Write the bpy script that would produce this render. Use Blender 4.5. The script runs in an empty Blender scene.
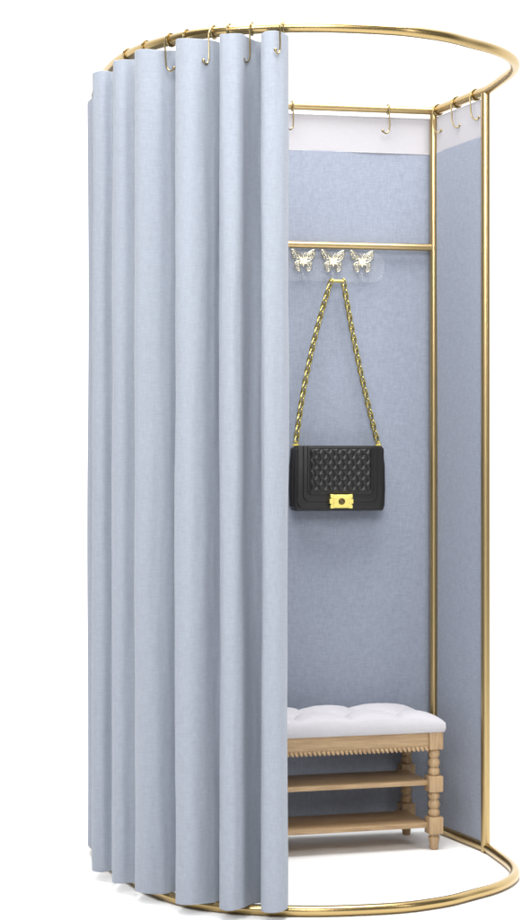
import bpy, bmesh, math, random
from mathutils import Vector, Matrix, noise
random.seed(4)
sc = bpy.context.scene
COL = sc.collection
F_PX, ZH = 1850.0, 0.9975          # focal length in photo pixels, eye height (m)
PI = math.pi

# ------------------------------------------------------------------ materials
def mat(name):
    m = bpy.data.materials.new(name); m.use_nodes = True
    return m, m.node_tree.nodes, m.node_tree.links, m.node_tree.nodes['Principled BSDF']

def tex_coord(N, L, scale=(1, 1, 1)):
    tc = N.new('ShaderNodeTexCoord'); mp = N.new('ShaderNodeMapping')
    mp.inputs['Scale'].default_value = scale
    L.new(tc.outputs['Object'], mp.inputs['Vector'])
    return mp.outputs['Vector']

def nz(N, L, vec, scale, detail=4, rough=.6):
    n = N.new('ShaderNodeTexNoise'); n.inputs['Scale'].default_value = scale
    n.inputs['Detail'].default_value = detail; n.inputs['Roughness'].default_value = rough
    L.new(vec, n.inputs['Vector']); return n.outputs['Fac']

def cloth_mat(name, c, amt=.07, bump=.25, alpha=1.0):
    m, N, L, P = mat(name)
    P.inputs['Roughness'].default_value = .9
    P.inputs['Specular IOR Level'].default_value = .15
    P.inputs['Sheen Weight'].default_value = .12
    P.inputs['Sheen Roughness'].default_value = .5
    a = nz(N, L, tex_coord(N, L, (1, 1, .12)), 420, 3)
    b = nz(N, L, tex_coord(N, L, (.12, .12, 1)), 420, 3)
    mx = N.new('ShaderNodeMath'); mx.operation = 'ADD'
    L.new(a, mx.inputs[0]); L.new(b, mx.inputs[1])
    big = nz(N, L, tex_coord(N, L, (1, 1, .55)), 95, 5, .75)
    ad = N.new('ShaderNodeMath'); ad.operation = 'MULTIPLY_ADD'; ad.inputs[1].default_value = .8
    L.new(big, ad.inputs[0]); L.new(mx.outputs[0], ad.inputs[2])
    mr = N.new('ShaderNodeMapRange'); mr.inputs['From Min'].default_value = 1.0; mr.inputs['From Max'].default_value = 1.8
    mr.inputs['To Min'].default_value = 1 - amt * 1.6; mr.inputs['To Max'].default_value = 1 + amt * 1.6
    L.new(ad.outputs[0], mr.inputs['Value'])
    vm = N.new('ShaderNodeVectorMath'); vm.operation = 'SCALE'; vm.inputs[0].default_value = c
    L.new(mr.outputs[0], vm.inputs['Scale']); L.new(vm.outputs[0], P.inputs['Base Color'])
    bp = N.new('ShaderNodeBump'); bp.inputs['Strength'].default_value = bump; bp.inputs['Distance'].default_value = .001
    L.new(mx.outputs[0], bp.inputs['Height']); L.new(bp.outputs[0], P.inputs['Normal'])
    if alpha < 1: P.inputs['Alpha'].default_value = alpha
    return m

def metal_mat(name, c, rough, var=.05):
    m, N, L, P = mat(name)
    P.inputs['Metallic'].default_value = 1; P.inputs['Base Color'].default_value = (*c, 1)
    n = nz(N, L, tex_coord(N, L), 6, 2)
    mr = N.new('ShaderNodeMapRange'); mr.inputs['To Min'].default_value = rough - var; mr.inputs['To Max'].default_value = rough + var
    L.new(n, mr.inputs['Value']); L.new(mr.outputs[0], P.inputs['Roughness'])
    return m

def wood_mat(name, c1, c2, along=(2.5, 30, 30)):
    m, N, L, P = mat(name)
    v = tex_coord(N, L, along)
    n = nz(N, L, v, 5, 8, .65)
    n2 = nz(N, L, tex_coord(N, L, tuple(a * 3 for a in along)), 9, 5, .7)
    ad = N.new('ShaderNodeMath'); ad.operation = 'MULTIPLY_ADD'; ad.inputs[1].default_value = .4
    L.new(n2, ad.inputs[0]); L.new(n, ad.inputs[2])
    cr = N.new('ShaderNodeValToRGB')
    cr.color_ramp.elements[0].position = .5; cr.color_ramp.elements[0].color = (*c1, 1)
    cr.color_ramp.elements[1].position = .85; cr.color_ramp.elements[1].color = (*c2, 1)
    L.new(ad.outputs[0], cr.inputs[0]); L.new(cr.outputs[0], P.inputs['Base Color'])
    P.inputs['Roughness'].default_value = .5
    bp = N.new('ShaderNodeBump'); bp.inputs['Strength'].default_value = .15; bp.inputs['Distance'].default_value = .001
    L.new(ad.outputs[0], bp.inputs['Height']); L.new(bp.outputs[0], P.inputs['Normal'])
    return m

def leather_mat(name, c, rough=.42):
    m, N, L, P = mat(name)
    P.inputs['Base Color'].default_value = (*c, 1); P.inputs['Roughness'].default_value = rough; P.inputs['Specular IOR Level'].default_value = .35
    vo = N.new('ShaderNodeTexVoronoi'); vo.inputs['Scale'].default_value = 700
    L.new(tex_coord(N, L), vo.inputs['Vector'])
    bp = N.new('ShaderNodeBump'); bp.inputs['Strength'].default_value = .25; bp.inputs['Distance'].default_value = .0006
    L.new(vo.outputs['Distance'], bp.inputs['Height']); L.new(bp.outputs[0], P.inputs['Normal'])
    return m

M = {}
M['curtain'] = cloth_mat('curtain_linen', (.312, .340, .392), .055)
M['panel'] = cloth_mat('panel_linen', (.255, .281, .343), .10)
M['sheer'] = cloth_mat('sheer_voile', (.46, .445, .47), .02, .1, alpha=.8)
M['cushion'] = cloth_mat('cushion_fabric', (.49, .475, .50), .03, .3)
M['gold'] = metal_mat('brushed_gold', (.49, .355, .16), .26, .01)
M['goldpost'] = metal_mat('satin_gold', (.52, .385, .19), .33, .0)
M['hook'] = metal_mat('hook_brass', (.34, .27, .14), .3)
M['clasp'] = metal_mat('clasp_gold', (.95, .82, .25), .42)
M['chain'] = metal_mat('chain_gold', (.46, .38, .12), .3)
M['dark'] = metal_mat('dark_brass', (.12, .08, .03), .35)
M['fili'] = metal_mat('filigree_champagne', (.52, .47, .33), .35)
M['cream'] = metal_mat('filigree_heart', (1.0, .9, .66), .5)
M['wood'] = wood_mat('oak_long', (.30, .19, .098), (.47, .325, .18))
M['woodleg'] = wood_mat('oak_turned', (.30, .19, .098), (.47, .325, .18), (30, 30, 2.5))
M['quilt'] = leather_mat('quilted_leather', (.014, .013, .013), .3)
M['leather'] = leather_mat('black_leather', (.012, .011, .011))
m, N, L, P = mat('clear_acrylic')
P.inputs['Base Color'].default_value = (.95, .97, 1, 1); P.inputs['Roughness'].default_value = .03
P.inputs['Alpha'].default_value = .03; P.inputs['Specular IOR Level'].default_value = .2
M['acrylic'] = m
m, N, L, P = mat('white_floor')
P.inputs['Base Color'].default_value = (.92, .92, .92, 1); P.inputs['Roughness'].default_value = .8
n = nz(N, L, tex_coord(N, L), 6, 3)
mr = N.new('ShaderNodeMapRange'); mr.inputs['To Min'].default_value = .9; mr.inputs['To Max'].default_value = .93
L.new(n, mr.inputs['Value']); L.new(mr.outputs[0], P.inputs['Base Color'])
P.inputs['Specular IOR Level'].default_value = .1
M['floor'] = m

# ------------------------------------------------------------------ helpers
def obj(name, bm, m, parent=None, smooth=True, label=None):
    me = bpy.data.meshes.new(name)
    bmesh.ops.recalc_face_normals(bm, faces=bm.faces)
    bm.to_mesh(me); bm.free()
    me.materials.append(M[m])
    if smooth:
        me.shade_smooth()
        me.set_sharp_from_angle(angle=math.radians(38))
    o = bpy.data.objects.new(name, me); COL.objects.link(o)
    if parent: o.parent = parent
    if label: o['label'] = label
    return o

def tag(o, label, cat, group=None):
    o['label'] = label; o['category'] = cat
    if group: o['group'] = group
    return o

def thing(name, label, cat, loc=(0, 0, 0), rz=0, group=None):
    o = bpy.data.objects.new(name, None); COL.objects.link(o)
    o.empty_display_size = .05
    o.location = loc; o.rotation_euler = (0, 0, rz)
    return tag(o, label, cat, group)

def tube(bm, pts, r, seg=12, closed=False, cap=True):
    pts = [Vector(p) for p in pts]; n = len(pts)
    rr = r if isinstance(r, (list, tuple)) else [r] * n
    rings = []; prev = None
    for i in range(n):
        if closed: t = pts[(i + 1) % n] - pts[i - 1]
        else: t = pts[min(i + 1, n - 1)] - pts[max(i - 1, 0)]
        t.normalize()
        if prev is None:
            a = Vector((0, 0, 1)) if abs(t.z) < .9 else Vector((1, 0, 0))
            u = t.cross(a).normalized()
        else:
            u = (prev - t * prev.dot(t)).normalized()
        prev = u; w = t.cross(u)
        rings.append([bm.verts.new(pts[i] + (u * math.cos(2*PI*k/seg) + w * math.sin(2*PI*k/seg)) * rr[i]) for k in range(seg)])
    for i in range(n if closed else n - 1):
        A, B = rings[i], rings[(i + 1) % n]
        for k in range(seg):
            bm.faces.new((A[k], A[(k+1) % seg], B[(k+1) % seg], B[k]))
    if cap and not closed:
        bm.faces.new(rings[0][::-1]); bm.faces.new(rings[-1])

def box(bm, x0, x1, y0, y1, z0, z1, bev=0.0, seg=2):
    r = bmesh.ops.create_cube(bm, size=1)
    vs = r['verts']
    for v in vs:
        v.co = Vector(((x0+x1)/2 + v.co.x*(x1-x0), (y0+y1)/2 + v.co.y*(y1-y0), (z0+z1)/2 + v.co.z*(z1-z0)))
    if bev:
        es = list({e for v in vs for e in v.link_edges})
        bmesh.ops.bevel(bm, geom=es, offset=bev, segments=seg, profile=.5, affect='EDGES')

def lathe(bm, prof, cx=0, cy=0, seg=24):
    rings = [[bm.verts.new((cx + r*math.cos(2*PI*k/seg), cy + r*math.sin(2*PI*k/seg), z)) for k in range(seg)] for r, z in prof]
    for A, B in zip(rings, rings[1:]):
        for k in range(seg):
            bm.faces.new((A[k], A[(k+1) % seg], B[(k+1) % seg], B[k]))
    bm.faces.new(rings[0][::-1]); bm.faces.new(rings[-1])

def ball(bm, c, r, seg=10):
    bmesh.ops.create_uvsphere(bm, u_segments=seg, v_segments=seg//2+2, radius=r, matrix=Matrix.Translation(c))

def cr(pts, n=8, closed=False):
    """Catmull-Rom (centripetal) through the points."""
    P = [Vector(p) for p in pts]
    if closed: P = [P[-1]] + P + [P[0], P[1]]
    else: P = [P[0]*2 - P[1]] + P + [P[-1]*2 - P[-2]]
    out = []
    for i in range(1, len(P) - 2):
        p0, p1, p2, p3 = P[i-1:i+3]
        t0 = 0; t1 = t0 + max(1e-6, (p1-p0).length)**.5; t2 = t1 + max(1e-6, (p2-p1).length)**.5; t3 = t2 + max(1e-6, (p3-p2).length)**.5
        for k in range(n):
            t = t1 + (t2 - t1)*k/n
            A1 = p0*((t1-t)/(t1-t0)) + p1*((t-t0)/(t1-t0)); A2 = p1*((t2-t)/(t2-t1)) + p2*((t-t1)/(t2-t1)); A3 = p2*((t3-t)/(t3-t2)) + p3*((t-t2)/(t3-t2))
            B1 = A1*((t2-t)/(t2-t0)) + A2*((t-t0)/(t2-t0)); B2 = A2*((t3-t)/(t3-t1)) + A3*((t-t1)/(t3-t1))
            out.append(B1*((t2-t)/(t2-t1)) + B2*((t-t1)/(t2-t1)))
    if not closed: out.append(P[-2])
    return out

# ------------------------------------------------------------------ plan of the booth (metres; camera stands at x = y = 0)
C = Vector((.4785, 5.092, 0)); POST = Vector((.587, 4.812, 0)); LC = Vector((-.432, 4.917, 0)); LPOST = Vector((-.405, 4.68, 0))
arc_top = [(.587, 4.812), (.607, 4.700), (.6215, 4.600), (.6215, 4.515), (.598, 4.430), (.549, 4.345), (.486, 4.280), (.4314, 4.223), (.372, 4.184), (.312, 4.154), (.176, 4.126), (.087, 4.122),
       (-.0538, 4.146), (-.150, 4.196), (-.209, 4.250), (-.266, 4.318), (-.312, 4.395), (-.350, 4.480), (-.38, 4.58), (-.405, 4.68)]
arc_base = arc_top[:14] + [(-.209, 4.258), (-.262, 4.343), (-.302, 4.435), (-.338, 4.52), (-.37, 4.60), (-.405, 4.68)]
Z_T, Z_B = ZH + .985, ZH - .985
def loop_pts(z, back):
    pts = []
    arc = arc_top if back else arc_base
    for k in range(4): pts.append(C.lerp(POST, k/4))
    a = [Vector((x, y, 0)) for x, y in arc]
    # keep it smooth by a little averaging
    a2 = cr([C.lerp(POST, .75)] + a + [LPOST.lerp(LC, .25)], 6)[6:-6]
    pts += a2
    for k in range(1, 5): pts.append(LPOST.lerp(LC, k/4))
    return [Vector((p.x, p.y, z)) for p in pts]
def smooth(pts, it=6):
    for _ in range(it):
        q = pts[:]
        for i in range(5, len(pts) - 5): q[i] = (pts[i-1] + pts[i]*2 + pts[i+1])/4
        pts = q
    return pts

# ------------------------------------------------------------------ frame
fr = thing('changing_room_frame', 'tall gold tube frame of a D-shaped changing booth standing on the white floor', 'frame', (.08, 4.62, 0))
def child(name, bm, m, parent, **k):
    o = obj(name, bm, m, parent, **k)
    o.location = -Vector(parent.location) if parent.rotation_euler.z == 0 else o.location
    return o
top = smooth(loop_pts(Z_T, True)); bot = smooth(loop_pts(Z_B, False))
bm = bmesh.new(); tube(bm, top, .0122, 20); child('curtain_rail', bm, 'gold', fr, label='curved gold curtain rail round the top')
bm = bmesh.new(); tube(bm, bot, .0122, 20); child('base_rail', bm, 'gold', fr, label='curved gold rail on the floor')
def lift(p, z): return Vector((p.x, p.y, z))
bm = bmesh.new(); tube(bm, [lift(LC, Z_T), lift(C, Z_T)], .0105, 18); child('back_rail', bm, 'goldpost', fr)
WN = Vector((.189, -.982, 0)); WB = Vector((.982, .189, 0))        # wall normal (towards the viewer) and direction
CP = C + Vector((-.004, -.004, 0))
for p, r, z0, z1 in ((CP, .0105, 0, Z_T - .006), (POST + Vector((-.003, 0, 0)), .0118, .003, Z_T - .008), (LC, .0105, .0, Z_T - .006), (LPOST, .0115, .003, Z_T - .008)):
    bm = bmesh.new(); tube(bm, [lift(p, z0), lift(p, z0 + .01), lift(p, z1 - .01), lift(p, z1)], r, 20)
    child('post', bm, 'goldpost', fr)
Z_M = ZH + .6085
bm = bmesh.new(); tube(bm, [lift(CP - WB * .93, Z_M), lift(CP, Z_M)], .0095, 18); child('crossbar', bm, 'goldpost', fr)
# joints: collars, screws, levelling screw under the front post
for p, z, d in ((CP, Z_M, WN), (CP, Z_T - .03, WN)):
    bm = bmesh.new(); q = lift(p, z)
    tube(bm, [q + d*.008, q + d*.0135], .0028, 10); child('screw', bm, 'goldpost', fr)
bm = bmesh.new(); q = lift(POST, 0)
tube(bm, [q + Vector((-.004, -.010, .0)), q + Vector((-.004, -.010, .012))], .005, 12); child('levelling_foot', bm, 'dark', fr)
bm = bmesh.new(); tube(bm, [lift(CP, Z_T + .004), lift(CP, Z_T + .013)], [.008, .005], 14); child('joint_cap', bm, 'goldpost', fr)

# ------------------------------------------------------------------ cloth panels (back and sides)
def sheet(name, plan, z0, z1, m, parent, thick, nzv=40, wob=0.0, seed=0):
    bm = bmesh.new(); rows = []
    zs = [z0, z0 + .0015] + [z0 + (z1 - z0)*j/nzv for j in range(1, nzv)] + [z1 - .0015, z1]
    for z in zs:
        row = []
        for i, p in enumerate(plan):
            d = (plan[min(i+1, len(plan)-1)] - plan[max(i-1, 0)]).normalized(); nn = Vector((d.y, -d.x, 0))
            w = wob * noise.noise(Vector((p.x*5 + seed, p.y*5, z*1.1)))
            row.append(bm.verts.new(lift(p, z) + nn*w))
        rows.append(row)
    for A, B in zip(rows, rows[1:]):
        for i in range(len(plan) - 1): bm.faces.new((A[i], A[i+1], B[i+1], B[i]))
    o = child(name, bm, m, parent)
    s = o.modifiers.new('thickness', 'SOLIDIFY'); s.thickness = thick; s.offset = 0
    return o
ZBAND, ZTOP = ZH + .868, ZH + .965
def panel(label, a, b, zb=ZH - .972, seed=0, plan=None, band=True):
    t = thing('fabric_panel', label, 'fabric panel', lift((a+b)/2, zb), 0, 'fabric panels hung from the booth rails')
    plan = plan or [a.lerp(b, k/30) for k in range(31)]
    sheet('panel_cloth', plan, zb, ZBAND if band else ZH + .948, 'panel', t, .0022, 60, .006, seed)
    if not band: return t
    sheet('sheer_band', plan, ZBAND + .0005, ZTOP, 'sheer', t, .0012, 6, .003, seed)
    bm = bmesh.new(); tube(bm, [lift(p, ZTOP) for p in plan], .0022, 6); child('hem_cord', bm, 'sheer', t)
    bm = bmesh.new(); tube(bm, [lift(p, ZBAND) for p in plan], .0022, 6); child('seam', bm, 'sheer', t)
    return t
sd = (POST - C).normalized()
off = Vector((.004, .016, 0))
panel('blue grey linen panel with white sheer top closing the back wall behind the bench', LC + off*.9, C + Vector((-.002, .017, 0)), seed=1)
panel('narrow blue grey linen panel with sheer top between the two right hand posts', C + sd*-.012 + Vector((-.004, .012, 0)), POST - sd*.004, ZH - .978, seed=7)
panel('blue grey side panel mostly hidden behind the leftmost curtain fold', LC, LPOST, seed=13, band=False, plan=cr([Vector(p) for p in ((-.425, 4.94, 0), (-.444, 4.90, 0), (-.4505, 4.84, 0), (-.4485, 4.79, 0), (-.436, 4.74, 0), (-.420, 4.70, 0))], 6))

# ------------------------------------------------------------------ front curtain
cp = [(-.395, 4.640), (-.404, 4.575), (-.409, 4.520), (-.404, 4.487), (-.384, 4.473), (-.360, 4.482), (-.343, 4.455), (-.347, 4.405), (-.350, 4.378),
      (-.343, 4.353), (-.326, 4.343), (-.302, 4.350), (-.284, 4.345), (-.284, 4.305), (-.2895, 4.275), (-.280, 4.250), (-.259, 4.241), (-.235, 4.243), (-.212, 4.254),
      (-.192, 4.264), (-.180, 4.245), (-.183, 4.190), (-.1905, 4.160), (-.184, 4.139), (-.160, 4.128), (-.132, 4.138), (-.108, 4.160), (-.091, 4.174), (-.079, 4.162), (-.085, 4.128),
      (-.0915, 4.110), (-.084, 4.089), (-.064, 4.082), (-.046, 4.095), (-.031, 4.128), (-.014, 4.152), (.004, 4.161), (.014, 4.144), (.007, 4.108), (.0025, 4.088), (.008, 4.073), (.027, 4.066),
      (.047, 4.076), (.058, 4.100), (.0585, 4.122)]
plan = cr([Vector((x, y, 0)) for x, y in cp], 7)
ct = thing('curtain', 'tall pleated light blue grey linen curtain drawn round the left of the booth', 'curtain', (-.17, 4.3, ZH - .972))
bm = bmesh.new(); rows = []; NZ = 70
mean = Vector((0, 0, 0))
FR = [0, .0008] + [j/NZ for j in range(1, NZ)] + [.9992, 1]
for f in FR:
    z = ZH - .974 + (.962 + .974)*f; row = []; j = 0 if f < .005 else (NZ if f > .995 else 1)
    for i, p in enumerate(plan):
        d = (plan[min(i+1, len(plan)-1)] - plan[max(i-1, 0)]).normalized(); nn = Vector((d.y, -d.x, 0))
        k = i/len(plan)
        w = .0045*noise.noise(Vector((k*16, 3.3, z*.8))) + .0024*noise.noise(Vector((k*40, 8.3, z*3.2))) + .0009*noise.noise(Vector((k*90, 1.3, z*11)))
        s = .003*noise.noise(Vector((k*9, 17.7, z*.7)))
        zz = z
        if j == 0: zz += .0015*math.sin(k*60)
        if j == NZ: zz += .0015*math.sin(k*75 + 1)
        row.append(bm.verts.new(Vector((p.x, p.y, zz)) + nn*w + d*s))
    rows.append(row)
for A, B in zip(rows, rows[1:]):
    for i in range(len(plan) - 1): bm.faces.new((A[i], A[i+1], B[i+1], B[i]))
o = child('curtain_cloth', bm, 'curtain', ct)
s = o.modifiers.new('thickness', 'SOLIDIFY'); s.thickness = .0025; s.offset = 0
# folded hems at bottom and along the free edge
bm = bmesh.new(); tube(bm, [r.co.copy() if False else Vector((p.x, p.y, ZH - .9715)) for p, r in zip(plan, plan)] if False else [Vector((p.x, p.y, ZH - .9705)) for p in plan], .0018, 6)
child('hem', bm, 'curtain', ct)

# ------------------------------------------------------------------ hooks
def px(x, Y): return (x - 261)*Y/F_PX
def hook(rail_pt, tangent, side, label, rr=.0122, drop=.072, bend=(1, 0), closed=True, standoff=.004, drift=0.0):
    """brass ring round the rail, wire down in front of the cloth and a J with a ball tip"""
    t = Vector(tangent).normalized(); n = Vector(side).normalized()
    base = Vector(rail_pt)
    bm = bmesh.new(); up = Vector((0, 0, 1)); wr = .0022
    R = rr + wr
    ring = [n*math.cos(a)*R + up*math.sin(a)*R for a in [2*PI*k/28 for k in range(28)]]
    tube(bm, ring, wr*1.15, 8, closed=True)
    bd = Vector((bend[0], bend[1], 0)).normalized()
    pts = [n*(R+wr*.5) + up*.004, n*(R + standoff) - up*(R*.6), n*(R + standoff) - up*(R + .015) + t*drift*.3, n*(R+standoff) - up*drop*.82 + t*drift*.8]
    e = pts[-1]
    pts += [e + bd*.003 - up*.009, e + bd*.009 - up*.0145, e + bd*.0165 - up*.014, e + bd*.021 - up*.009]
    c = cr(pts, 6)
    tube(bm, c, wr*.9, 8)
    ball(bm, c[-1], wr*1.9)
    return tag(obj_at('curtain_hook', bm, 'hook', base), label, 'hook', 'brass hooks looped over the rails')
def obj_at(name, bm, m, loc):
    o = obj(name, bm, m); o.location = loc; return o
def ring_only(pt, tangent, side, label):
    n = Vector(side).normalized(); bm = bmesh.new(); R = .0122 + .002
    tube(bm, [n*math.cos(a)*R + Vector((0, 0, 1))*math.sin(a)*R for a in [2*PI*k/28 for k in range(28)]], .0026, 8, closed=True)
    # short wire that goes down behind the cloth to its back
    b = -n
    tube(bm, cr([b*R*.9 - Vector((0, 0, .004)), b*(R+.004) - Vector((0, 0, .02)), b*(R+.004) - Vector((0, 0, .05)), b*(R-.002) - Vector((0, 0, .058))], 5), .002, 8)
    return tag(obj_at('curtain_hook', bm, 'hook', pt), label, 'hook', 'brass hooks looped over the rails')
def on_ring(xpx):
    best = min(range(len(top)), key=lambda i: abs(261 + F_PX*top[i].x/top[i].y - xpx) + (1e3 if top[i].y > 4.6 else 0))
    # refine by interpolation
    i = best; a, b = top[i-1], top[i+1]; t = (b - a).normalized()
    p = top[i].copy(); cur = 261 + F_PX*p.x/p.y
    dx = 261 + F_PX*(p + t*.01).x/(p + t*.01).y - cur
    p += t*.01*(xpx - cur)/dx if abs(dx) > 1e-6 else Vector()
    n = Vector((t.y, -t.x, 0))
    if n.y > 0: n = -n
    return p, t, n
def fhook(x, label, bend, drop=.075, drift=0, standoff=.004):
    p, t, n = on_ring(x); return hook(p, t, n, label, .0122, drop, bend, drift=drift, standoff=standoff)
fhook(283.5, 'brass hook over the free right hand edge of the curtain', (-.5, -.9), .072, standoff=.048)
fhook(252, 'brass hook in the gap between the two rightmost curtain folds', (-.7, -.7), .080)
fhook(214, 'brass hook in the gap between second and third curtain folds from the right', (-.5, -.8), .078, standoff=.010)
fhook(171, 'brass hook beside the wide fourth curtain fold from the right', (1, -.5), .074, drift=-.006)
for x, l in ((229.5, 'plain brass ring on the rail above the second fold from the right'), (187.5, 'plain brass ring on the rail above the third fold from the right'), (147, 'plain brass ring on the rail above the fourth fold from the right'), (129, 'plain brass ring at the left where the rail dips behind the curtain')):
    p, t, n = on_ring(x); ring_only(p, t, n, l)
def bpt(x):
    # a point on the back rail at photo column x
    d = (C - LC).normalized()
    k = (x - 261)/F_PX; s = (k*LC.y - LC.x)/(d.x - k*d.y)
    return lift(LC + d*s, Z_T)
def bhook(x, label, bend, drop=.066): return hook(bpt(x), WB, WN, label, .0105, drop, bend)
bhook(292, 'brass hook on the back rail beside the curtain edge', (-.8, -.6))
bhook(388, 'brass hook near the middle of the visible back rail', (-.9, -.4))
def spt(f): return lift(C.lerp(POST, f), Z_T)
SN = Vector((-sd.y, sd.x, 0)); SN = -SN if SN.x > 0 else SN
def shook(f, label, drop=.07): return hook(spt(f), sd, SN, label, .0122, drop, (.95, -.3), standoff=.003, drift=.010)
shook(.07, 'brass hook on the right side rail tucked in the back corner', .062)
shook(.44, 'brass hook in the middle of the right side rail', .068)
shook(.80, 'brass hook on the right side rail next to the front post', .066)
hook(lift(LPOST.lerp(LC, .55), Z_T), (LC-LPOST), (-1, .1, 0), 'dark brass hook showing left of the leftmost curtain fold', .0122, .045, (.2, -.6))

# ------------------------------------------------------------------ bench
e = Vector((.961, .277, 0)); g = Vector((-.277, .961, 0)); FL = Vector((.4535, 4.852, 0))
BL, BD = .80, .205
bc = FL - e*(BL/2) + g*(BD/2)
bench = thing('bench', 'oak shoe bench with turned legs, two shelves and tufted white cushion', 'bench', lift(bc, 0), math.atan2(e.y, e.x))
def zf(y, Y=4.84): return ZH - (y - 469)*Y/F_PX     # photo row -> height at the front of the bench
hb = .0195
bead = lambda z0, z1, n, r0=.0105, r1=.0158: [(r0 + (r1-r0)*abs(math.sin(PI*((z-z0)/(z1-z0)*n)))**.7, z) for z in [z0 + (z1-z0)*k/(n*10) for k in range(n*10+1)]]
def leg_bm(x, y):
    bm = bmesh.new()
    for a, b in ((731, 749.5), (776, 792), (817, 834)):
        box(bm, x-hb, x+hb, y-hb, y+hb, zf(b), zf(a), .0022)
    for a, b in ((749, 777), (791, 818)):
        lathe(bm, bead(zf(b), zf(a), 3), x, y)
    lathe(bm, [(.0095, .0), (.0108, .0015), (.0125, .018), (.0150, .030), (.0150, .034), (.0122, .036), (.0122, .044)], x, y)
    return bm
for sx in (1, -1):
    for sy in (-1, 1):
        obj('leg', leg_bm(sx*BL/2, sy*BD/2), 'woodleg', bench)
ap = bmesh.new(); z0, z1 = zf(748.5), zf(731.5)
x1 = BL/2 - hb
box(ap, -x1, x1, -BD/2 - .014, -BD/2 + .004, z0, z1, .001)
box(ap, -x1, x1, BD/2 - .004, BD/2 + .014, z0, z1, .001)
for s in (-1, 1): box(ap, s*BL/2 - .009, s*BL/2 + .009, -BD/2 + hb, BD/2 - hb, z0, z1, .001)
obj('apron', ap, 'wood', bench)
tr = bmesh.new(); nt = 62
for i in range(nt):
    x = -x1 + (i + .5)*2*x1/nt; h = x1/nt
    for yy in (-BD/2 - .0145,):
        pts = cr([Vector((x - h*.9, yy, z0 + .006)), Vector((x - h*.2, yy - .0015, z0 + .001)), Vector((x + h*.6, yy, z0 - .005))], 4)
        tube(tr, pts, [.0022 + .0024*math.sin(PI*k/(len(pts)-1)) for k in range(len(pts))], 8)
obj('rope_trim', tr, 'wood', bench)
for a, b in ((780.7, 785.5), (822.8, 828)):
    s = bmesh.new(); box(s, -BL/2 + .006, BL/2 - .012, -BD/2 - .004, BD/2 - .03, zf(b), zf(a), .0015)
    box(s, -BL/2, -BL/2 + .02, BD/2 - .05, BD/2, zf(b) + .001, zf(a) - .001, .0005); box(s, BL/2 - .03, BL/2 - .005, BD/2 - .05, BD/2, zf(b) + .001, zf(a) - .001, .0005)
    obj('shelf', s, 'wood', bench)
# cushion
fx = [BL/2 - .095 - .14*k for k in range(6)]; bx_ = [BL/2 - .165 - .14*k for k in range(5)]
fy, by = -BD/2 + .062, BD/2 - .052
fb = [(x, fy) for x in fx]; bb = [(x, by) for x in bx_]
segs = []
for x, y in fb:
    segs.append(((x, y), (x, -BD/2 - .05)))
    for X, Y in bb:
        if abs(abs(X - x) - .07) < .01: segs.append(((x, y), (X, Y)))
for x, y in bb: segs.append(((x, y), (x, BD/2 + .05)))
segs.append(((fx[0], fy), (BL/2 + .04, BD/2 - .03)))
def dseg(px_, py_, s):
    (ax, ay), (bx, by2) = s; vx, vy = bx-ax, by2-ay
    t = max(0, min(1, ((px_-ax)*vx + (py_-ay)*vy)/(vx*vx+vy*vy)))
    return math.hypot(px_-ax-vx*t, py_-ay-vy*t)
cu = bmesh.new(); HX, HY = BL/2 + .022, BD/2 + .026
zb = zf(732) ; NXc, NYc = 230, 76
def cush(u, v):
    # u, v in -1..1, rounded box outline
    x, y = u*HX, v*HY
    ex = min(1, (HX - abs(x))/.13); ey = min(1, (HY - abs(y))/.050)
    px2 = (1 - (1-ex)**2.3)**(1/2.1); py2 = (1 - (1-ey)**2.5)**(1/2.3)
    h = .026 + .024*px2*py2
    edge = min(1.0, ((HX-abs(x))/.03)) * min(1.0, ((HY-abs(y))/.03))
    dd = min(dseg(x, y, s) for s in segs); db = min(math.hypot(x-a, y-b) for a, b in fb + bb)
    dip = .0085*math.exp(-dd/.011) + .017*math.exp(-(db/.019)**2)
    puff = .006*(1 - math.exp(-(dd/.035)**1.5)) - .002
    h += (puff - dip)*edge + .0008*noise.noise(Vector((x*40, y*40, 0)))*edge
    return Vector((x, y, zb + h))
gr = [[cu.verts.new(cush(-1 + 2*i/NXc, -1 + 2*j/NYc)) for i in range(NXc+1)] for j in range(NYc+1)]
for j in range(NYc):
    for i in range(NXc): cu.faces.new((gr[j][i], gr[j][i+1], gr[j+1][i+1], gr[j+1][i]))
# skirt with rounded side and flat bottom
rim = [gr[0][i] for i in range(NXc+1)] + [gr[j][NXc] for j in range(1, NYc+1)] + [gr[NYc][i] for i in range(NXc-1, -1, -1)] + [gr[j][0] for j in range(NYc-1, 0, -1)]
prev = rim
for sc_, zz in ((1.0035, .020), (1.004, .012), (1.0, .004), (.985, .0)):
    cur = [cu.verts.new((v.co.x*(1+(sc_-1)*.6), v.co.y*(1+(sc_-1)*2.2), zb + zz)) for v in rim]
    for k in range(len(rim)): cu.faces.new((prev[k], prev[(k+1) % len(rim)], cur[(k+1) % len(rim)], cur[k]))
    prev = cur
cu.faces.new(prev)
cushion = obj('cushion', cu, 'cushion', bench, label='white tufted seat cushion')
cushion.data.set_sharp_from_angle(angle=math.radians(80))
for a, b in fb + bb:
    q = bmesh.new(); h = cush(a/HX, b/HY)
    bmesh.ops.create_uvsphere(q, u_segments=14, v_segments=8, radius=1, matrix=Matrix.Translation(h + Vector((0, 0, .002))) @ Matrix.Diagonal((.008, .008, .004, 1)))
    obj('button', q, 'cushion', cushion)

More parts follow.
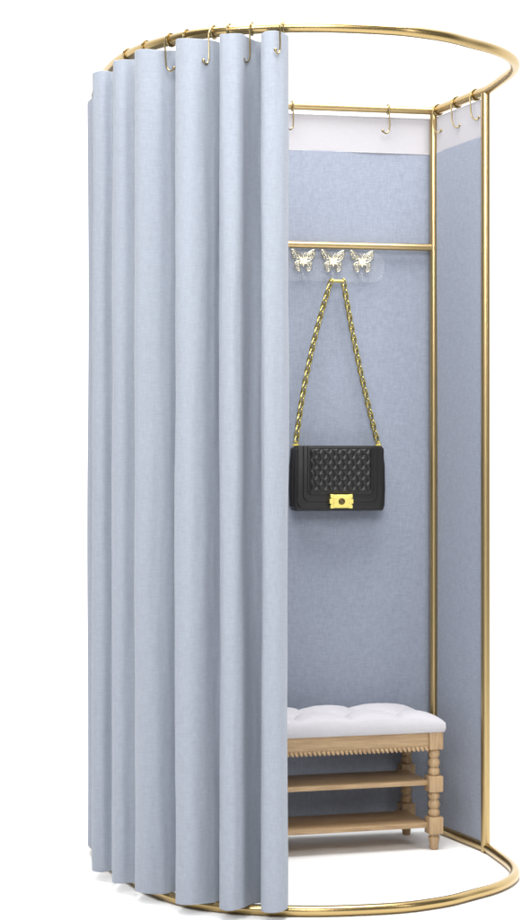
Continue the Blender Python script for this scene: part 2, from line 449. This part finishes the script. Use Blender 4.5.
# ------------------------------------------------------------------ handbag
ANG = math.atan2(WB.y, WB.x)
def wall_at(xpx, dist):
    """point standing dist in front of the back cloth at photo column xpx"""
    o_ = C + Vector((0, .015, 0)) + WN*dist; k = (xpx - 261)/F_PX
    s = (o_.x - k*o_.y)/(WB.x - k*WB.y)
    return o_ - WB*s
BW, BH, BDp = .236, .176, .066
pb = wall_at(337.5, .006 + BDp/2)
bag = thing('handbag', 'black quilted leather handbag hanging by its gold chain against the back panel', 'handbag', lift(pb, ZH - .113), ANG)
def rrect(w, h, r, n=6, top_r=None):
    """outline (x, z), base at z=0, rounded bottom corners"""
    out = []; tr_ = top_r if top_r is not None else .004
    for cx, cz, a0, rr in ((w/2 - r, r, -PI/2, r), (w/2 - tr_, h - tr_, 0, tr_), (-w/2 + tr_, h - tr_, PI/2, tr_), (-w/2 + r, r, PI, r)):
        for k in range(n + 1):
            a = a0 + PI/2*k/n
            out.append((cx + rr*math.cos(a), cz + rr*math.sin(a)))
    return out
def slab(bm, outline, y0, y1, bev=.002, dz=0, inset=.002):
    """thick plate facing -y with softened front edge"""
    def ring(s, y):
        cx = sum(p[0] for p in outline)/len(outline); cz = sum(p[1] for p in outline)/len(outline)
        w = max(abs(p[0]-cx) for p in outline); h = max(abs(p[1]-cz) for p in outline)
        return [bm.verts.new((cx + (p[0]-cx)*(1-s/w), y, dz + cz + (p[1]-cz)*(1-s/h))) for p in outline]
    rings = [ring(inset, y1), ring(0, y1 - bev*0.5 if y1 > y0 else y1), ring(0, y0 + bev), ring(inset*.3, y0 + bev*.3), ring(inset, y0)]
    for A, B in zip(rings, rings[1:]):
        for k in range(len(A)): bm.faces.new((A[k], A[(k+1) % len(A)], B[(k+1) % len(A)], B[k]))
    bm.faces.new(rings[0]); bm.faces.new(rings[-1])
bm = bmesh.new()
slab(bm, rrect(BW + .012, BH - .004, .008, top_r=.006), -BDp/2 + .006, BDp/2, .006, 0, .004)
obj('bag_body', bm, 'leather', bag)
# gusset folds at both ends
for s in (-1, 1):
    bm = bmesh.new()
    for yy in (-.012, .006, .022):
        tube(bm, [Vector((s*(BW/2 + .0055), yy, .012)), Vector((s*(BW/2 + .0075), yy, .06)), Vector((s*(BW/2 + .0065), yy, .12)), Vector((s*(BW/2 + .003), yy*.7, .165))], .0045, 8)
    obj('gusset', bm, 'leather', bag)
bm = bmesh.new()
yF = -BDp/2
slab(bm, rrect(BW, BH - .006, .020, top_r=.006), yF, yF + .0075, .003, .006, .003)
# top of the flap folding over to the back
box(bm, -BW/2 + .003, BW/2 - .003, yF + .002, BDp/2 - .004, BH - .009, BH, .004, 3)
flap = obj('flap', bm, 'leather', bag)
# two raised bands round the flap
for k, (w, h, r) in enumerate(((BW - .030, BH - .026, .018), (BW - .052, BH - .044, .014))):
    bm = bmesh.new()
    pts = [Vector((x, yF - .0005 - .0012*k, z + .006 + (BH - .006 - h) - .001)) for x, z in rrect(w, h, r)]
    slab(bm, [(p.x, p.z) for p in pts], yF - .0035*(k+1), yF - .0035*k + .001, .0028, 0, .0028)
    obj('flap_band', bm, 'leather', flap)
# quilted centre
QW, QH = BW - .068, BH - .058
bm = bmesh.new(); nx, nz_ = 150, 110; zt = BH - .008
grid = []
for j in range(nz_ + 1):
    row = []
    for i in range(nx + 1):
        x = -QW/2 + QW*i/nx; z = zt - QH*j/nz_
        cell = .0262
        a = (x + (zt-z)*.92)/cell; b = (x - (zt-z)*.92)/cell
        da = abs(a - round(a)); db = abs(b - round(b))
        pf = (math.sin(PI*da)*math.sin(PI*db))**.45
        ed = min(1, min(i, nx - i)/5, min(j, nz_ - j)/5)
        row.append(bm.verts.new((x, yF - .0070 - .0036*pf*ed, z)))
    grid.append(row)
for A, B in zip(grid, grid[1:]):
    for i in range(nx): bm.faces.new((A[i], A[i+1], B[i+1], B[i]))
q = obj('quilted_panel', bm, 'quilt', flap)
# piping round the quilt
bm = bmesh.new()
tube(bm, [Vector((x, yF - .0075, z + zt - QH - .001)) for x, z in rrect(QW + .002, QH + .002, .006)], .0016, 8, closed=True)
obj('piping', bm, 'leather', flap)
# clasp
cw, ch, cz = .066, .038, .026
clasp_o = bmesh.new()
h2, w2 = ch/2, cw/2
qd = [(w2-.003, -h2), (w2-.002, -h2+.001), (w2-.002, -h2+.009), (w2-.005, -h2+.010), (w2-.005, -h2+.012), (w2, -h2+.013), (w2, 0)]
qr = qd + [(x, -z) for x, z in qd[:-1]][::-1]
out = [(-w2+.012, -h2+.0012), (w2-.012, -h2+.0012), (w2-.010, -h2)] + qr + [(w2-.010, h2), (w2-.012, h2-.0012), (-w2+.012, h2-.0012), (-w2+.010, h2)] + [(-x, -z) for x, z in qr] + [(-w2+.010, -h2)]
slab(clasp_o, out, yF - .0155, yF - .004, .0016, cz, .0012)
box(clasp_o, -.022, .022, yF - .0170, yF - .015, cz - .012, cz + .012, .0008)
clasp = obj('clasp', clasp_o, 'clasp', bag, smooth=False, label='gold turn clasp')
bm = bmesh.new()
def arcpts(cx, cz_, r, a0, a1, y, n=16): return [Vector((cx + r*math.cos(a0+(a1-a0)*k/n), y, cz_ + r*math.sin(a0+(a1-a0)*k/n))) for k in range(n+1)]
ye = yF - .0180
tube(bm, arcpts(0, cz, .0078, 0, 2*PI, ye, 28)[:-1], .0011, 8, closed=True)
tube(bm, arcpts(-.0016, cz, .0036, .75, 2*PI - .75, ye), .0009, 8)
tube(bm, arcpts(.0016, cz, .0036, PI + .75, 3*PI - .75, ye - .0006), .0009, 8)
obj('emblem', bm, 'dark', clasp, label='round emblem of two interlocking rings')
bm = bmesh.new(); lathe(bm, [(.0072, 0), (.0072, .0012)], 0, 0, 28)
bmesh.ops.rotate(bm, verts=bm.verts, cent=(0, 0, 0), matrix=Matrix.Rotation(PI/2, 3, 'X')); bmesh.ops.translate(bm, verts=bm.verts, vec=(0, yF - .0168, cz))
obj('emblem_disc', bm, 'hook', clasp)
# chain
ztop_l = ZH + .509 - (ZH - .113); yC = 0.004
hl = .0175
A = Vector((-.1145, yC, BH + .004)); B = Vector((-hl, yC, ztop_l)); Cc = Vector((hl, yC, ztop_l)); D = Vector((.1145, yC, BH + .004))
def chain(bm, a, b, sag, bow):
    n = 30; pts = []
    for k in range(n + 1):
        t = k/n; p = a.lerp(b, t); p.x += bow*4*t*(1-t); pts.append(p)
    L_ = (b - a).length; step = L_/n
    for k in range(n):
        c = (pts[k] + pts[k+1])/2; d = (pts[k+1] - pts[k]).normalized()
        yv = Vector((0, 1, 0)); sidev = d.cross(yv).normalized()
        s2 = (sidev*math.cos(.75) + yv*math.sin(.75)) if k % 2 else (sidev*math.cos(-.75) + yv*math.sin(-.75))
        lp = [c + d*math.cos(a_)*step*.98 + s2*math.sin(a_)*.0068 for a_ in [2*PI*q/18 for q in range(18)]]
        tube(bm, lp, .0020, 7, closed=True)
bm = bmesh.new()
chain(bm, A, B, 0, -.012); chain(bm, D, Cc, 0, -.006)
tube(bm, [B + Vector((-.002, 0, 0)), B, Cc, Cc + Vector((.002, 0, 0))], .0040, 10)
tube(bm, [B + Vector((.0, 0, .003)), Cc + Vector((0, 0, .003))], .0022, 8)
obj('chain_strap', bm, 'chain', bag)
for s in (-1, 1):
    bm = bmesh.new(); lathe(bm, [(.0105, BH - .001), (.011, BH + .0015), (.007, BH + .004), (.003, BH + .0045)], s*.1145, yC, 18)
    lp = [Vector((s*.1145 + .005*math.cos(a_), yC, BH + .006 + .006*math.sin(a_))) for a_ in [2*PI*q/16 for q in range(16)]]
    tube(bm, lp, .0016, 6, closed=True)
    obj('strap_eyelet', bm, 'clasp', bag)

# ------------------------------------------------------------------ butterfly hook rack
pr = wall_at(333, .024)
rack = thing('butterfly_hook_rack', 'clear acrylic hook rack with three gold filigree butterflies under the crossbar', 'hook rack', lift(pr, ZH + .5), ANG)
def bflocal(xpx): return (wall_at(xpx, .024) - pr).dot(WB)
bm = bmesh.new()
xr = bflocal(385); xl = bflocal(272)
outl = []
w_ = (xr - xl); cxm = (xr + xl)/2
for x, z in rrect(w_, .082, .034, 10, top_r=.034): outl.append((x + cxm, z + .010))
slab(bm, outl, .004, .0075, .0008, 0, .0008)
obj('acrylic_plate', bm, 'acrylic', rack, label='clear acrylic backing plate')
def wing(bm, s):
    y = 0
    def tb(pts, r, n=7): tube(bm, [Vector((s*x, y, z)) for x, z in [(p.x, p.y) for p in cr([Vector((a, b, 0)) for a, b in pts], n, True)]], r, 6, closed=True)
    tb([(.0035, .004), (.008, .014), (.018, .024), (.031, .029), (.033, .022), (.029, .010), (.020, .001), (.010, -.001)], .00105)
    tb([(.004, -.003), (.012, -.003), (.021, -.006), (.024, -.015), (.019, -.026), (.011, -.028), (.007, -.018)], .00105)
    tb([(.010, .008), (.017, .018), (.026, .023), (.025, .014), (.018, .006)], .0010)
    tb([(.010, -.008), (.016, -.009), (.018, -.015), (.014, -.022), (.010, -.017)], .0008)
    for (a, b, r) in ((.028, .0255, .0022), (.029, .018, .002), (.0245, .0095, .0021), (.0185, .0125, .0022), (.022, .0175, .0019), (.013, .0135, .0018), (.020, -.011, .0021), (.0175, -.020, .0022), (.012, -.0235, .0019), (.0135, -.013, .002), (.022, -.0075, .0017)):
        ring = [Vector((s*(a + r*math.cos(t)), y - .0006, b + r*math.sin(t))) for t in [2*PI*k/12 for k in range(12)]]
        tube(bm, ring, .0007, 6, closed=True)
def butterfly_parts():
    bm = bmesh.new(); wing(bm, 1); wing(bm, -1)
    bm2 = bmesh.new()
    o_ = [(0, -.014), (.003, -.006), (.0075, -.009), (.0065, -.001), (.0105, .008), (.005, .006), (.002, .003), (0, .006), (-.002, .003), (-.005, .006), (-.0105, .008), (-.0065, -.001), (-.0075, -.009), (-.003, -.006)]
    o_ = [(a*1.3, b*1.3) for a, b in o_]
    slab(bm2, o_, -.0035, .0005, .001, 0, .0008)
    tube(bm2, [Vector((0, -.003, -.016)), Vector((0, -.004, .004)), Vector((0, -.003, .010))], [.001, .0022, .0012], 8)
    for s in (-1, 1): tube(bm2, cr([Vector((0, -.002, .010)), Vector((s*.003, -.002, .017)), Vector((s*.007, -.002, .021))], 4), .0006, 6)
    return bm, bm2
first = None
for k, x in enumerate((303.2, 333, 362)):
    if first is None:
        b1, b2 = butterfly_parts()
        w = obj('butterfly', b1, 'fili', rack); h = obj('butterfly_body', b2, 'cream', w); first = (w, h)
    else:
        w = first[0].copy(); COL.objects.link(w); w.parent = rack
        h = first[1].copy(); COL.objects.link(h); h.parent = w
    w.location = (bflocal(x), 0, .0655)
    bm = bmesh.new(); xx = bflocal(x)
    if k == 1: pts = [(0, .004, .034), (0, -.004, .022), (0, -.010, .0125), (0, -.020, .0055), (0, -.028, .008), (0, -.031, .014)]
    else: pts = [(0, .004, .034), (0, -.004, .022), (0, -.010, .014), (0, -.018, .010), (0, -.024, .012), (0, -.026, .017)]
    tube(bm, cr([Vector((xx + a, b, c)) for a, b, c in pts], 5), .0020, 8)
    obj('peg', bm, 'acrylic', rack)

# ------------------------------------------------------------------ floor
bm = bmesh.new(); bmesh.ops.create_grid(bm, x_segments=2, y_segments=2, size=1)
for v in bm.verts: v.co = Vector((v.co.x*4.5, 3.9 + v.co.y*3.2, 0))
fl = obj('floor', bm, 'floor', smooth=False); fl['kind'] = 'structure'

# ------------------------------------------------------------------ studio world: white surround, darker room behind the camera
w = bpy.data.worlds.new('World'); sc.world = w; w.use_nodes = True
N, L = w.node_tree.nodes, w.node_tree.links; bg = N['Background']
tc = N.new('ShaderNodeTexCoord'); sp = N.new('ShaderNodeSeparateXYZ'); L.new(tc.outputs['Generated'], sp.inputs[0])
mr = N.new('ShaderNodeMapRange'); mr.interpolation_type = 'SMOOTHSTEP'
mr.inputs['From Min'].default_value = -.1; mr.inputs['From Max'].default_value = .5
mr.inputs['To Min'].default_value = .14; mr.inputs['To Max'].default_value = 1.65
L.new(sp.outputs['Y'], mr.inputs['Value']); L.new(mr.outputs[0], bg.inputs['Strength'])
bg.inputs['Color'].default_value = (1, 1, 1, 1)

def area(name, loc, target, sx, sy, power, col=(1, 1, 1)):
    l = bpy.data.lights.new(name, 'AREA'); l.shape = 'RECTANGLE'; l.size = sx; l.size_y = sy; l.energy = power; l.color = col
    o = bpy.data.objects.new(name, l); COL.objects.link(o); o.location = loc
    o.rotation_euler = (Vector(target) - Vector(loc)).to_track_quat('-Z', 'Y').to_euler(); return o
area('overhead_softbox', (.1, 3.9, 4.4), (.05, 4.4, 0), 3.2, 2.4, 275)
area('front_softbox', (-1.9, .7, 3.2), (-.1, 4.3, 1.2), 1.2, 1.6, 85)
g1 = area('grid_softbox', (.25, .8, 3.1), (.36, 5.0, 1.66), 1.5, 1.7, 17); g1.data.spread = math.radians(60)
area('side_strip', (2.6, 2.3, 2.3), (.3, 4.8, 1.1), .4, 2.0, 12)
area('tall_strip', (.55, -1.6, 1.35), (.3, 4.8, 1.1), .7, 2.9, 14)

# ------------------------------------------------------------------ camera
cam = bpy.data.cameras.new('camera'); co = bpy.data.objects.new('camera', cam); COL.objects.link(co)
co.location = (0, 0, ZH); co.rotation_euler = (PI/2, 0, 0)
cam.sensor_fit = 'HORIZONTAL'; cam.sensor_width = 36; cam.lens = F_PX/522*36
cam.shift_y = 9/522; cam.clip_start = .05; cam.clip_end = 200
sc.camera = co
sc.render.engine = 'CYCLES'
sc.cycles.max_bounces = 8; sc.cycles.diffuse_bounces = 4
sc.view_settings.view_transform = 'Standard'; sc.view_settings.look = 'None'
sc.view_settings.exposure = 0; sc.view_settings.gamma = 1; sc.view_settings.use_curve_mapping = False
